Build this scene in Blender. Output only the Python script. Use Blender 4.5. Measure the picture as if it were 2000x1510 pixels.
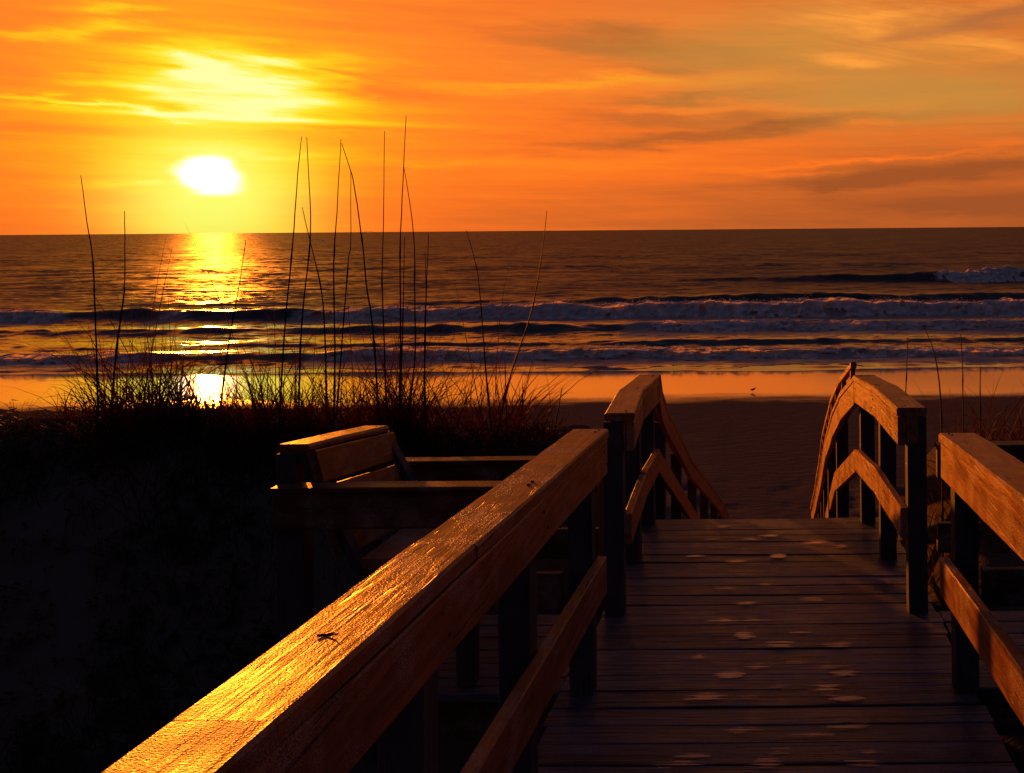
import bpy, bmesh, math, random
import numpy as np
from mathutils import Vector

for o in list(bpy.data.objects):
    bpy.data.objects.remove(o)
scene = bpy.context.scene
COL = scene.collection
rnd = random.Random(7)
R = math.radians

# ------------------------------------------------------------------ camera
F_PX, CX, CY, W_PX, H_PX = 1900.0, 1495.0, 447.0, 2000.0, 1510.0
CAM_Z = 6.4                      # metres above the sea
ROLL = 0.0080                    # the horizon climbs slightly to the right
cam_d = bpy.data.cameras.new('camera')
cam = bpy.data.objects.new('camera', cam_d)
COL.objects.link(cam)
cam_d.sensor_fit = 'HORIZONTAL'
cam_d.sensor_width = 36.0
cam_d.lens = 36.0 * F_PX / W_PX
cam_d.shift_x = (W_PX / 2 - CX) / W_PX
cam_d.shift_y = (CY - H_PX / 2) / W_PX
cam_d.clip_start, cam_d.clip_end = 0.05, 60000.0
cam.location = (0, 0, CAM_Z)
cam.rotation_euler = (R(90), ROLL, 0)
scene.camera = cam
CR, SR = math.cos(ROLL), math.sin(ROLL)


def P(px, py, d):
    """Point in metres seen at a photograph pixel, d metres ahead of the eye."""
    a, b = (px - CX) / F_PX * d, (CY - py) / F_PX * d
    return Vector((a * CR + b * SR, d, CAM_Z - a * SR + b * CR))


# ------------------------------------------------------------------ render set-up
scene.render.engine = 'CYCLES'
cy = scene.cycles
cy.use_denoising = True
cy.denoiser = 'OPENIMAGEDENOISE'
cy.max_bounces, cy.diffuse_bounces, cy.glossy_bounces, cy.transmission_bounces = 6, 3, 4, 3
cy.sample_clamp_indirect = 4.0
cy.sample_clamp_direct = 0.0
cy.caustics_reflective = cy.caustics_refractive = False
vs = scene.view_settings
scene.display_settings.display_device = 'sRGB'
vs.view_transform, vs.look, vs.gamma = 'Standard', 'None', 1.0
vs.use_curve_mapping = False
vs.exposure = 1.0

SUN_AZ, SUN_EL = R(-29.6), R(2.8)      # left of the walkway, just over the sea


# ------------------------------------------------------------------ node maths
class S:
    """A shader socket with arithmetic."""
    def __init__(self, nt, s): self.nt, self.s = nt, s
    def _m(self, op, *a, clamp=False):
        n = self.nt.nodes.new('ShaderNodeMath'); n.operation = op; n.use_clamp = clamp
        for i, v in enumerate(a):
            if isinstance(v, S): self.nt.links.new(v.s, n.inputs[i])
            else: n.inputs[i].default_value = float(v)
        return S(self.nt, n.outputs[0])
    def __add__(s, o): return s._m('ADD', s, o)
    def __radd__(s, o): return s._m('ADD', s, o)
    def __sub__(s, o): return s._m('SUBTRACT', s, o)
    def __rsub__(s, o): return s._m('SUBTRACT', o, s)
    def __mul__(s, o): return s._m('MULTIPLY', s, o)
    def __rmul__(s, o): return s._m('MULTIPLY', s, o)
    def __truediv__(s, o): return s._m('DIVIDE', s, o)
    def exp(s): return s._m('EXPONENT', s)
    def clamp(s): return s._m('ADD', s, 0.0, clamp=True)
    def pw(s, e): return s._m('POWER', s, e)
    def mx(s, o): return s._m('MAXIMUM', s, o)
    def mn(s, o): return s._m('MINIMUM', s, o)
    def smooth(s, lo, hi, a=0.0, b=1.0):
        n = s.nt.nodes.new('ShaderNodeMapRange'); n.interpolation_type = 'SMOOTHSTEP'
        s.nt.links.new(s.s, n.inputs[0])
        for i, v in enumerate((lo, hi, a, b)): n.inputs[1 + i].default_value = v
        return S(s.nt, n.outputs[0])


def vec(nt, x, y, z):
    n = nt.nodes.new('ShaderNodeCombineXYZ')
    for i, v in enumerate((x, y, z)):
        if isinstance(v, S): nt.links.new(v.s, n.inputs[i])
        else: n.inputs[i].default_value = v
    return n.outputs[0]


def noise(nt, v, scale, detail=3.0, rough=0.55, dist=0.0):
    n = nt.nodes.new('ShaderNodeTexNoise')
    n.inputs['Scale'].default_value = scale; n.inputs['Detail'].default_value = detail
    n.inputs['Roughness'].default_value = rough; n.inputs['Distortion'].default_value = dist
    if v is not None: nt.links.new(v, n.inputs['Vector'])
    return S(nt, n.outputs[0])


def ramp(nt, t, stops):
    n = nt.nodes.new('ShaderNodeValToRGB'); el = n.color_ramp.elements
    while len(el) < len(stops): el.new(0.5)
    for e, (p, c) in zip(el, stops): e.position = p; e.color = (c[0], c[1], c[2], 1)
    nt.links.new(t.s, n.inputs[0])
    return n.outputs[0]


def mixc(nt, f, a, b, mode='MIX'):
    n = nt.nodes.new('ShaderNodeMix'); n.data_type = 'RGBA'; n.blend_type = mode
    for sock, v in ((n.inputs[0], f), (n.inputs[6], a), (n.inputs[7], b)):
        if isinstance(v, S): nt.links.new(v.s, sock)
        elif isinstance(v, (int, float)): sock.default_value = v
        elif isinstance(v, tuple): sock.default_value = (*v, 1)
        else: nt.links.new(v, sock)
    return n.outputs[2]


# ------------------------------------------------------------------ sky
def azel(px, py):
    v = P(px, py, 1.0) - Vector((0, 0, CAM_Z))
    v.normalize()
    return math.degrees(math.atan2(v.x, v.y)), math.degrees(math.asin(v.z))


world = bpy.data.worlds.new('World')
scene.world = world
world.use_nodes = True
nt = world.node_tree
nt.nodes.clear()
tc = nt.nodes.new('ShaderNodeTexCoord')
sep = nt.nodes.new('ShaderNodeSeparateXYZ'); nt.links.new(tc.outputs['Generated'], sep.inputs[0])
dx, dy, dz = (S(nt, sep.outputs[i]) for i in range(3))
az = dx._m('ARCTAN2', dx, dy) * 57.29578
el = dz._m('ARCSINE', dz.clamp() + dz.mn(0.0)) * 57.29578
warp = (noise(nt, vec(nt, dx, dy, dz * 5.0), 5.0, 4, 0.6) - 0.5) * 2.0
warp2 = (noise(nt, vec(nt, dx + 3.1, dy + 1.7, dz * 5.0), 9.0, 5, 0.62) - 0.5) * 2.0
azw = az + warp * 6.0
elw = el + warp2 * 1.1 + warp * 0.5


def blob(px, py, rx, ry, tilt=0.0, raw=False, hard=1.0):
    """Soft elliptical cloud, given where it hangs over the sea; radii in pixels there."""
    a0, e0 = azel(px, py)
    ra = abs(azel(px + rx, py)[0] - azel(px - rx, py)[0]) / 2
    re = abs(azel(px, py + ry)[1] - azel(px, py - ry)[1]) / 2
    u = (az if raw else azw) - a0
    v = (el if raw else elw) - e0 - u * math.tan(R(tilt))
    q = (u / ra) * (u / ra) + (v / re) * (v / re)
    if hard != 1.0: q = q.pw(hard)
    return (q * -1.0).exp()


streak = noise(nt, vec(nt, dx, dy, dz * 14.0), 4.2, 6, 0.6, 0.4) - 0.5
wisps = noise(nt, vec(nt, dx + 5.0, dy, dz * 9.0 + dx * 1.6), 9.0, 6, 0.6, 0.8) - 0.5

a_s, e_s = math.degrees(SUN_AZ), math.degrees(SUN_EL)
da, de = az - a_s, el - e_s
da2 = da * da
glow_far = ((da2 / (30.0 * 30.0) + de * de / (26.0 * 26.0)) * -1.0).exp()
glow_mid = ((da2 / (8.0 * 8.0) + (de - 2.5) * (de - 2.5) / (7.0 * 7.0)) * -1.0).exp()
glow_col = ((da2 / (4.3 * 4.3) + de * de / (4.4 * 4.4)) * -1.0).exp()
low_red = (el * el * (-1.0 / (2.6 * 2.6))).exp() * (1.0 - (da2 * (-1.0 / (5.5 * 5.5))).exp())
t = 0.17 + glow_far * 0.25 + glow_mid * 0.27 + glow_col * 0.22 - low_red * 0.13
t = t + streak * 0.26 + wisps * 0.08 + (noise(nt, vec(nt, dx, dy, dz * 34.0), 3.0, 5, 0.6, 0.3) - 0.5) * 0.20
# the lit cloud bank over the sun, with its flat base drawn out to both sides
t = t + blob(460, 150, 215, 58, hard=1.5) * (0.22 + wisps * 0.75 + streak * 0.55)
t = t + blob(430, 208, 300, 22) * (0.16 + streak * 0.4)
t = t + blob(400, 190, 150, 30) * 0.05 + blob(650, 115, 120, 22, 4) * 0.10 + blob(230, 165, 80, 24, -12) * 0.12
t = t + blob(340, 140, 70, 26, 8) * 0.16 + blob(520, 105, 120, 22, -3) * 0.12
t = t - blob(640, 148, 130, 12, 1) * 0.12 - blob(720, 185, 120, 20) * 0.16 - blob(120, 150, 160, 40, -6) * 0.07 - blob(260, 205, 60, 8) * 0.12
t = t + blob(470, 231, 400, 6, -0.5, raw=True) * 0.24 + blob(90, 204, 210, 8, -5.5) * 0.24 + blob(330, 242, 60, 4) * 0.12
t = t - blob(420, 265, 420, 16, raw=True) * 0.10
t = t + blob(130, 62, 170, 11, 7) * 0.22 + blob(240, 14, 90, 10, 2) * 0.22 + blob(250, 50, 60, 9) * 0.14
t = t + blob(230, 360, 90, 8, 3) * 0.14 - blob(300, 352, 60, 6, 4) * 0.10
t = t + blob(560, 300, 140, 8) * 0.10 + blob(700, 262, 200, 8, 1) * 0.08 + blob(760, 318, 160, 5) * 0.06
# lit and dusky streaks over the open sea
t = t + blob(1150, 165, 300, 15, 2.5) * 0.20 + blob(1480, 150, 120, 8, -2) * 0.12 + blob(1500, 212, 300, 12, -0.5) * 0.17 + blob(1010, 40, 140, 10) * 0.06
t = t - blob(1200, 85, 260, 26, -5) * 0.20 - blob(1310, 135, 150, 8, 2) * 0.12 - blob(1370, 190, 180, 9, 4) * 0.16
t = t - blob(1270, 236, 250, 20, 1) * 0.17 - blob(1480, 255, 330, 11, 5) * 0.20 - blob(1150, 285, 260, 12, 3) * 0.09
t = t - blob(1860, 335, 380, 26, 2.5) * 0.20 - blob(1650, 352, 180, 9, 1) * 0.10 - blob(1950, 395, 450, 30) * 0.12
t = t + blob(1680, 312, 330, 5, 4) * 0.12 + blob(1560, 338, 120, 4, 1) * 0.08 + blob(1100, 320, 420, 14) * 0.05 + blob(1700, 243, 60, 6) * 0.12
col = ramp(nt, t.clamp(), [
    (0.00, (0.36, 0.085, 0.020)), (0.16, (0.60, 0.125, 0.020)), (0.30, (0.92, 0.165, 0.016)),
    (0.44, (1.02, 0.225, 0.015)), (0.56, (1.04, 0.34, 0.010)), (0.68, (1.06, 0.53, 0.008)),
    (0.80, (1.05, 0.74, 0.020)), (0.90, (0.98, 0.90, 0.16)), (1.00, (1.0, 0.98, 0.40))])
# clear olive air higher up on the right, with lit wisps in it
olive = (blob(1560, 90, 420, 105) * 0.9 + blob(1900, 190, 420, 60) * 0.9).clamp() * 0.75
col = mixc(nt, olive, col, (0.54, 0.275, 0.050))
lit = (blob(1700, 40, 150, 38, -7) * 1.0 + blob(1690, 112, 75, 13, -6) * 0.9 + blob(1900, 95, 150, 24, -5) * 0.8
       + blob(1850, 15, 200, 10, 3) * 0.6) * (0.75 + wisps * 2.6)
col = mixc(nt, lit.clamp() * 0.95, col, (1.0, 0.345, 0.045))
dusk = blob(1880, 48, 170, 15, 7) * 0.9 + blob(1960, 18, 130, 16) * 0.5
col = mixc(nt, dusk.clamp() * 0.8, col, (0.45, 0.145, 0.045))
# the sun itself, burnt out behind thin cloud
ax, ex = 1.30, 0.95
core = (((da + warp2 * 1.3) * (da + warp2 * 1.3) / (ax * ax) + (de + warp * 0.5 + streak * 1.2) * (de + warp * 0.5 + streak * 1.2) / (ex * ex) + warp2 * 0.3).mx(0.0).pw(2.2) * -1.0).exp()
halo = ((da2 / (3.5 * 3.5) + de * de / (2.3 * 2.3)) * -1.0).exp()
below = ((da2 / (3.6 * 3.6)) * -1.0).exp() * (1.0 - el.smooth(1.2, 3.6))
col = mixc(nt, (halo * 0.70 + below * 0.62).clamp(), col, (0.90, 0.95, 0.15))
col = mixc(nt, core, col, (2.6, 2.4, 1.9))
# higher up and round behind the viewer the colour goes out of the sky
up = el.smooth(12.0, 26.0)
away = da._m('ABSOLUTE', (da + 540.0)._m('MODULO', da + 540.0, 360.0) - 180.0).smooth(46.0, 105.0)
fade = 1.0 - (1.0 - up) * (1.0 - away)
high = mixc(nt, el.smooth(0.0, 50.0), (0.010, 0.009, 0.020), (0.031, 0.032, 0.064))
col = mixc(nt, fade, col, high)
nish = nt.nodes.new('ShaderNodeTexSky')
nish.sky_type = 'NISHITA'
nish.sun_disc = False
nish.sun_elevation, nish.sun_rotation = SUN_EL, SUN_AZ
nish.air_density, nish.dust_density, nish.ozone_density = 1.5, 3.0, 1.0
bg1 = nt.nodes.new('ShaderNodeBackground'); nt.links.new(col, bg1.inputs[0]); bg1.inputs[1].default_value = 0.5
bg2 = nt.nodes.new('ShaderNodeBackground'); nt.links.new(nish.outputs[0], bg2.inputs[0]); bg2.inputs[1].default_value = 0.002
add = nt.nodes.new('ShaderNodeAddShader')
nt.links.new(bg1.outputs[0], add.inputs[0]); nt.links.new(bg2.outputs[0], add.inputs[1])
wo = nt.nodes.new('ShaderNodeOutputWorld'); nt.links.new(add.outputs[0], wo.inputs[0])

# ------------------------------------------------------------------ sun
sun_d = bpy.data.lights.new('sun', 'SUN')
sun_d.energy, sun_d.angle, sun_d.color = 2.6, R(0.9), (1.0, 0.22, 0.012)
sun = bpy.data.objects.new('sun', sun_d)
COL.objects.link(sun)
sdir = Vector((math.sin(SUN_AZ) * math.cos(SUN_EL), math.cos(SUN_AZ) * math.cos(SUN_EL), math.sin(SUN_EL)))
sun.rotation_euler = sdir.to_track_quat('Z', 'Y').to_euler()
sun.location = (-20, 30, 20)


# ------------------------------------------------------------------ object helpers
def tag(o, label=None, cat=None, group=None, kind=None):
    if label: o['label'] = label
    if cat: o['category'] = cat
    if group: o['group'] = group
    if kind: o['kind'] = kind
    return o


def mesh_obj(name, me, mat, parent=None, smooth=False):
    if mat: me.materials.append(mat)
    if smooth:
        me.polygons.foreach_set('use_smooth', [True] * len(me.polygons))
    o = bpy.data.objects.new(name, me)
    COL.objects.link(o)
    if parent is not None:
        o.parent = parent
        o.matrix_parent_inverse.identity()
        o.location = -parent.location if False else (0, 0, 0)
    return o


def from_np(name, verts, faces, mat, parent=None, smooth=False, attrs=None):
    me = bpy.data.meshes.new(name)
    verts = np.asarray(verts, dtype=np.float32)
    faces = np.asarray(faces, dtype=np.int32)
    k = faces.shape[1]
    me.vertices.add(len(verts)); me.vertices.foreach_set('co', verts.ravel())
    me.loops.add(faces.size); me.loops.foreach_set('vertex_index', faces.ravel())
    me.polygons.add(len(faces)); me.polygons.foreach_set('loop_start', np.arange(0, faces.size, k, dtype=np.int32))
    me.update(calc_edges=True)
    for an, av in (attrs or {}).items():
        a = me.attributes.new(an, 'FLOAT', 'POINT'); a.data.foreach_set('value', np.asarray(av, dtype=np.float32))
    me.validate()
    return mesh_obj(name, me, mat, parent, smooth)


def empty(name, label, cat, loc, group=None):
    o = bpy.data.objects.new(name, None)
    COL.objects.link(o)
    o.location = loc
    o.empty_display_size = 0.1
    return tag(o, label, cat, group)


def child(name, bm, mat, parent, smooth=False):
    me = bpy.data.meshes.new(name)
    bmesh.ops.recalc_face_normals(bm, faces=bm.faces)
    if parent is not None:
        off = Vector(parent.location)
        p = parent.parent
        while p is not None:
            off += Vector(p.location); p = p.parent
        bmesh.ops.translate(bm, verts=bm.verts, vec=-off)
    bm.to_mesh(me); bm.free()
    return mesh_obj(name, me, mat, parent, smooth)


def beam(pts, a, b, ch=0.004, step=0.12, warp=0.0015, bm=None, seed=0):
    """Sawn board: pts run along one edge, a and b are the two vectors across its section."""
    bm = bm or bmesh.new()
    rr = random.Random(seed + int(pts[0][0] * 971) + int(pts[0][1] * 389))
    a, b = Vector(a), Vector(b)
    la, lb = a.length, b.length
    ca, cb = ch / la, ch / lb
    sec = [(ca, 0), (1 - ca, 0), (1, cb), (1, 1 - cb), (1 - ca, 1), (ca, 1), (0, 1 - cb), (0, cb)]
    line = []
    for p, q in zip(pts[:-1], pts[1:]):
        p, q = Vector(p), Vector(q)
        n = max(1, int((q - p).length / step))
        for i in range(n): line.append(p.lerp(q, i / n))
    line.append(Vector(pts[-1]))
    ph = [rr.uniform(0, 6.28) for _ in range(4)]
    rings, L = [], 0.0
    for i, p in enumerate(line):
        if i: L += (p - line[i - 1]).length
        w1 = warp * (math.sin(L * 2.3 + ph[0]) + 0.5 * math.sin(L * 7.1 + ph[1]))
        w2 = warp * (math.sin(L * 1.9 + ph[2]) + 0.5 * math.sin(L * 6.3 + ph[3]))
        c = p + a.normalized() * w1 + b.normalized() * w2
        rings.append([bm.verts.new(c + a * u + b * v + Vector((rr.uniform(-1, 1), rr.uniform(-1, 1), rr.uniform(-1, 1))) * warp * 0.35)
                      for u, v in sec])
    for r0, r1 in zip(rings[:-1], rings[1:]):
        for k in range(8):
            bm.faces.new((r0[k], r0[(k + 1) % 8], r1[(k + 1) % 8], r1[k]))
    bm.faces.new(rings[0]); bm.faces.new(rings[-1][::-1])
    return bm


def vnoise(x, y, seed=0):
    """2-D value noise in -1..1 (numpy)."""
    xi, yi = np.floor(x).astype(np.int64), np.floor(y).astype(np.int64)
    xf, yf = x - xi, y - yi
    u, v = xf * xf * (3 - 2 * xf), yf * yf * (3 - 2 * yf)

    def h(i, j):
        n = (i * 374761393 + j * 668265263 + seed * 1442695041) & 0xFFFFFFFF
        n = ((n ^ (n >> 13)) * 1274126177) & 0xFFFFFFFF
        n = n ^ (n >> 16)
        return (n & 0xFFFF) / 32767.5 - 1.0
    return ((h(xi, yi) * (1 - u) + h(xi + 1, yi) * u) * (1 - v) + (h(xi, yi + 1) * (1 - u) + h(xi + 1, yi + 1) * u) * v)


def fbm(x, y, oct=4, seed=0, gain=0.5):
    s, amp = 0.0, 1.0
    for k in range(oct):
        s = s + vnoise(x * 2 ** k + 17.3 * k, y * 2 ** k - 9.1 * k, seed + k) * amp
        amp *= gain
    return s


def sstep(lo, hi, x):
    q = np.clip((x - lo) / (hi - lo), 0, 1)
    return q * q * (3 - 2 * q)


# ------------------------------------------------------------------ materials
def mat_new(name):
    m = bpy.data.materials.new(name); m.use_nodes = True
    n = m.node_tree
    return m, n, n.nodes['Principled BSDF']


def objco(n, sx, sy, sz):
    t_ = n.nodes.new('ShaderNodeTexCoord'); mp = n.nodes.new('ShaderNodeMapping')
    g = n.nodes.new('ShaderNodeNewGeometry')
    n.links.new(g.outputs['Position'], mp.inputs[0]); mp.inputs['Scale'].default_value = (sx, sy, sz)
    oi = n.nodes.new('ShaderNodeObjectInfo')
    mul = n.nodes.new('ShaderNodeMath'); mul.operation = 'MULTIPLY'; mul.inputs[1].default_value = 37.0
    n.links.new(oi.outputs['Random'], mul.inputs[0])
    ad = n.nodes.new('ShaderNodeVectorMath'); ad.operation = 'ADD'
    n.links.new(mp.outputs[0], ad.inputs[0]); n.links.new(mul.outputs[0], ad.inputs[1])
    return ad.outputs[0], S(n, oi.outputs['Random'])


def bump(n, h, strength, dist, normal=None):
    b = n.nodes.new('ShaderNodeBump')
    b.inputs['Strength'].default_value = strength; b.inputs['Distance'].default_value = dist
    n.links.new(h.s, b.inputs['Height'])
    if normal is not None: n.links.new(normal, b.inputs['Normal'])
    return b.outputs[0]


def wood(name, axis, base=(0.43, 0.185, 0.070), dark=(0.12, 0.045, 0.018), rough=(0.28, 0.52), frost=0.50, grain_bump=0.7, wet_beads=0.7, spec=0.08, crack_lo=0.64):
    m, n, p = mat_new(name)
    k = [34.0, 34.0, 34.0]; k['xyz'.index(axis)] = 1.3
    v, r = objco(n, *k)
    g1 = noise(n, v, 1.0, 6, 0.62, 0.6)
    k2 = [9.0, 9.0, 9.0]; k2['xyz'.index(axis)] = 0.9
    v2, _ = objco(n, *k2)
    g2 = noise(n, v2, 1.0, 4, 0.55, 1.4)
    v3, _ = objco(n, 260, 260, 260)
    spk = noise(n, v3, 1.0, 2, 0.6)
    v4, _ = objco(n, 7, 7, 7)
    blot = noise(n, v4, 1.0, 4, 0.6)
    rings = (g2 * 24.0)._m('SINE', g2 * 24.0) * 0.5 + 0.5
    col = mixc(n, (g1 * 0.75 + rings * 0.35 - 0.1 + (r - 0.5) * 0.45).clamp(), dark, base)
    kc = [70.0, 70.0, 70.0]; kc['xyz'.index(axis)] = 2.2
    v6, _ = objco(n, *kc)
    crack = noise(n, v6, 1.0, 3, 0.5, 0.3).smooth(crack_lo, crack_lo + 0.07)
    col = mixc(n, crack * 0.85, col, tuple(q * 0.25 for q in dark))
    fr = (blot.smooth(0.45, 0.68) * spk.smooth(0.38, 0.6)) * frost
    col = mixc(n, fr, col, (0.50, 0.46, 0.46))
    n.links.new(col, p.inputs['Base Color'])
    rg = (g1 * 0.5 + blot * 0.5).smooth(0.3, 0.7, rough[0], rough[1])
    n.links.new(rg.s, p.inputs['Roughness'])
    p.inputs['Specular IOR Level'].default_value = spec
    # beads of water and frost standing on the grain
    vo = n.nodes.new('ShaderNodeTexVoronoi'); vo.inputs['Scale'].default_value = 1.0
    v5, _ = objco(n, 170, 170, 170)
    n.links.new(v5, vo.inputs['Vector'])
    bead = S(n, vo.outputs['Distance']).smooth(0.10, 0.42, 1.0, 0.0) * blot.smooth(0.42, 0.60)
    h = g1 * 0.8 + rings * 0.30 + spk * 0.40 + bead * wet_beads - crack * 0.9
    n.links.new(bump(n, h, grain_bump, 0.0032), p.inputs['Normal'])
    return m


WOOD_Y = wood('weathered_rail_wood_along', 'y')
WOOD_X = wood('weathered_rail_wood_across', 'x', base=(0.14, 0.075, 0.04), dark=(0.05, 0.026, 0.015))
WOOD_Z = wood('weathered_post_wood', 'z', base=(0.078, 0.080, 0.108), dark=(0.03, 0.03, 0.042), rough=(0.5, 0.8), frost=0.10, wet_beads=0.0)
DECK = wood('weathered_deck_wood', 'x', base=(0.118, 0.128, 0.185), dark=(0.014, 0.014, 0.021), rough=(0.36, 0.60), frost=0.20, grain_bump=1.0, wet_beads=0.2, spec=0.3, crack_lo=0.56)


def simple(name, col, rough=0.6, spec=0.4, trans=None, sc=20, lo=0.7):
    m, n, p = mat_new(name)
    v, r = objco(n, sc, sc, sc)
    g = noise(n, v, 1.0, 4)
    c = mixc(n, g.smooth(0.3, 0.7), tuple(x * lo for x in col), tuple(min(1, x * 1.25) for x in col))
    n.links.new(c, p.inputs['Base Color'])
    p.inputs['Roughness'].default_value = rough
    p.inputs['Specular IOR Level'].default_value = spec
    if trans:
        tr = n.nodes.new('ShaderNodeBsdfTranslucent'); tr.inputs[0].default_value = (*trans, 1)
        mx = n.nodes.new('ShaderNodeMixShader'); mx.inputs[0].default_value = 0.35
        n.links.new(p.outputs[0], mx.inputs[1]); n.links.new(tr.outputs[0], mx.inputs[2])
        n.links.new(mx.outputs[0], n.nodes['Material Output'].inputs[0])
    return m


GRASS = simple('dry_dune_grass', (0.034, 0.024, 0.012), 0.7, 0.1, (0.06, 0.012, 0.002))
STALK = simple('dry_sea_oat_straw', (0.014, 0.009, 0.005), 0.7, 0.1)
LEAF = simple('dune_plant_leaf', (0.035, 0.05, 0.018), 0.7, 0.1, (0.06, 0.06, 0.012))
BIRD = simple('shorebird_plumage', (0.10, 0.085, 0.07), 0.8, 0.1)
DEADLEAF = simple('dead_leaf', (0.035, 0.022, 0.014), 0.7, 0.2)
FOAMM = simple('sea_foam_white', (0.78, 0.76, 0.77), 0.7, 0.3, (0.9, 0.8, 0.7), sc=1.6, lo=0.7)


def frost_glint_material():
    m, n, p = mat_new('frost_glint_scuff')
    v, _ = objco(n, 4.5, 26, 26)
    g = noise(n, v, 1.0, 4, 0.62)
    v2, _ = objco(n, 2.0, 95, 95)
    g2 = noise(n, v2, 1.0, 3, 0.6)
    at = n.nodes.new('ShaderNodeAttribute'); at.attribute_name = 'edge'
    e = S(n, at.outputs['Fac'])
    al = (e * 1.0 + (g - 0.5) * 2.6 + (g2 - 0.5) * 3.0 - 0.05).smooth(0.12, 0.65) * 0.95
    n.links.new(mixc(n, g2, (0.48, 0.25, 0.13), (0.95, 0.54, 0.29)), p.inputs['Base Color'])  # low sun glinting off the scuffs is painted in as orange
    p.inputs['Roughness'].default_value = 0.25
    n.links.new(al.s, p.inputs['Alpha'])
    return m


FROST_GLINT = frost_glint_material()


def sand_material():
    m, n, p = mat_new('beach_sand')
    g = n.nodes.new('ShaderNodeNewGeometry'); s3 = n.nodes.new('ShaderNodeSeparateXYZ')
    n.links.new(g.outputs['Position'], s3.inputs[0])
    X, Y, Z = (S(n, s3.outputs[i]) for i in range(3))
    edge = noise(n, vec(n, X * 0.05, Y * 0.12, 0.0), 1.0, 3)
    fine = noise(n, vec(n, X * 0.45, Y * 0.9, 5.0), 1.0, 4, 0.6)
    wet = (Y + (fine - 0.5) * 2.2 + (edge - 0.5) * 5.0 - X * 0.03).smooth(33.0, 35.3)
    v, _ = objco(n, 2.2, 5.0, 2.2)
    tex = noise(n, v, 1.0, 5, 0.6)
    v2, _ = objco(n, 40, 40, 40)
    grain = noise(n, v2, 1.0, 3, 0.6)
    band = noise(n, vec(n, X * 0.03, Y * 0.9, 2.0), 1.0, 4, 0.6)
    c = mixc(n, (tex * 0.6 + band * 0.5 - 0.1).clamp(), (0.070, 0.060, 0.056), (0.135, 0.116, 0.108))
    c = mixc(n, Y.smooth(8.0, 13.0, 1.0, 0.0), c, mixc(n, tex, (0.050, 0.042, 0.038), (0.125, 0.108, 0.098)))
    c = mixc(n, wet, c, (0.050, 0.036, 0.027))
    n.links.new(c, p.inputs['Base Color'])
    ior = wet * 0.75 + 1.4
    n.links.new(ior.s, p.inputs['IOR'])
    rg = wet * -0.86 + 0.94 + (band - 0.5) * 0.06 * wet
    n.links.new(rg.s, p.inputs['Roughness'])
    p.inputs['Coat Roughness'].default_value = 0.07
    n.links.new(wet.s, p.inputs['Coat Weight'])
    sp = wet * 0.65 + 0.0
    n.links.new(sp.s, p.inputs['Specular IOR Level'])
    h = (tex * 1.0 + grain * 0.15) * (1.0 - wet * 0.992)
    n.links.new(bump(n, h, 0.8, 0.05), p.inputs['Normal'])
    return m


def sea_material():
    m, n, p = mat_new('sea_water')
    g = n.nodes.new('ShaderNodeNewGeometry'); s3 = n.nodes.new('ShaderNodeSeparateXYZ')
    n.links.new(g.outputs['Position'], s3.inputs[0])
    X, Y, Z = (S(n, s3.outputs[i]) for i in range(3))
    at = n.nodes.new('ShaderNodeAttribute'); at.attribute_name = 'foam'
    foam = S(n, at.outputs['Fac'])
    lace = noise(n, vec(n, X * 0.55, Y * 1.6, 0.0), 1.0, 6, 0.66, 0.6)
    fm = (foam + lace - 0.5).smooth(0.48, 0.82) * 0.55
    c = mixc(n, fm, (0.016, 0.014, 0.014), (0.46, 0.46, 0.48))
    n.links.new(c, p.inputs['Base Color'])
    rg = Y.smooth(44.0, 120.0) * 0.38 + 0.10 - (1.0 - Y.smooth(44.0, 47.5)) * 0.06 + fm * 0.5
    n.links.new(rg.s, p.inputs['Roughness'])
    io = 1.33 + (1.0 - Y.smooth(44.0, 50.0)) * 0.4
    n.links.new(io.s, p.inputs['IOR'])
    calm = Y.smooth(43.0, 50.0)
    def slope(v_, sc):
        q = n.nodes.new('ShaderNodeTexNoise'); q.inputs['Scale'].default_value = sc
        q.inputs['Detail'].default_value = 4.0; q.inputs['Roughness'].default_value = 0.65
        n.links.new(v_, q.inputs['Vector'])
        e = n.nodes.new('ShaderNodeSeparateColor'); n.links.new(q.outputs['Color'], e.inputs[0])
        return S(n, e.outputs[0]) - 0.5, S(n, e.outputs[1]) - 0.5
    ax_, ay_ = slope(vec(n, X * 0.5, Y * 1.0, 0.0), 1.0)
    bx_, by_ = slope(vec(n, X * 0.10, Y * 0.16, 4.0), 1.0)
    kk = calm * (Y.smooth(60.0, 200.0) * 0.45 + 0.55) + 0.03
    nx = (ax_ * 0.9 + bx_ * 0.8) * kk * (Y.smooth(60.0, 250.0) * 0.9 + 1.0)
    ny = (ay_ * 0.9 + by_ * 0.6) * kk - Y.smooth(50.0, 120.0) * 0.055
    va = n.nodes.new('ShaderNodeVectorMath'); va.operation = 'ADD'
    n.links.new(g.outputs['Normal'], va.inputs[0]); n.links.new(vec(n, nx, ny, 0.0), va.inputs[1])
    vn = n.nodes.new('ShaderNodeVectorMath'); vn.operation = 'NORMALIZE'; n.links.new(va.outputs[0], vn.inputs[0])
    n.links.new(vn.outputs[0], p.inputs['Normal'])
    # far off, the backs of the waves hide part of the bright facets
    df = n.nodes.new('ShaderNodeBsdfDiffuse'); df.inputs[0].default_value = (0.03, 0.02, 0.016, 1)
    ms = n.nodes.new('ShaderNodeMixShader')
    n.links.new((Y.smooth(60.0, 260.0) * 0.12).s, ms.inputs[0])
    n.links.new(p.outputs[0], ms.inputs[1]); n.links.new(df.outputs[0], ms.inputs[2])
    n.links.new(ms.outputs[0], n.nodes['Material Output'].inputs[0])
    return m


SAND, SEA = sand_material(), sea_material()

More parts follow.
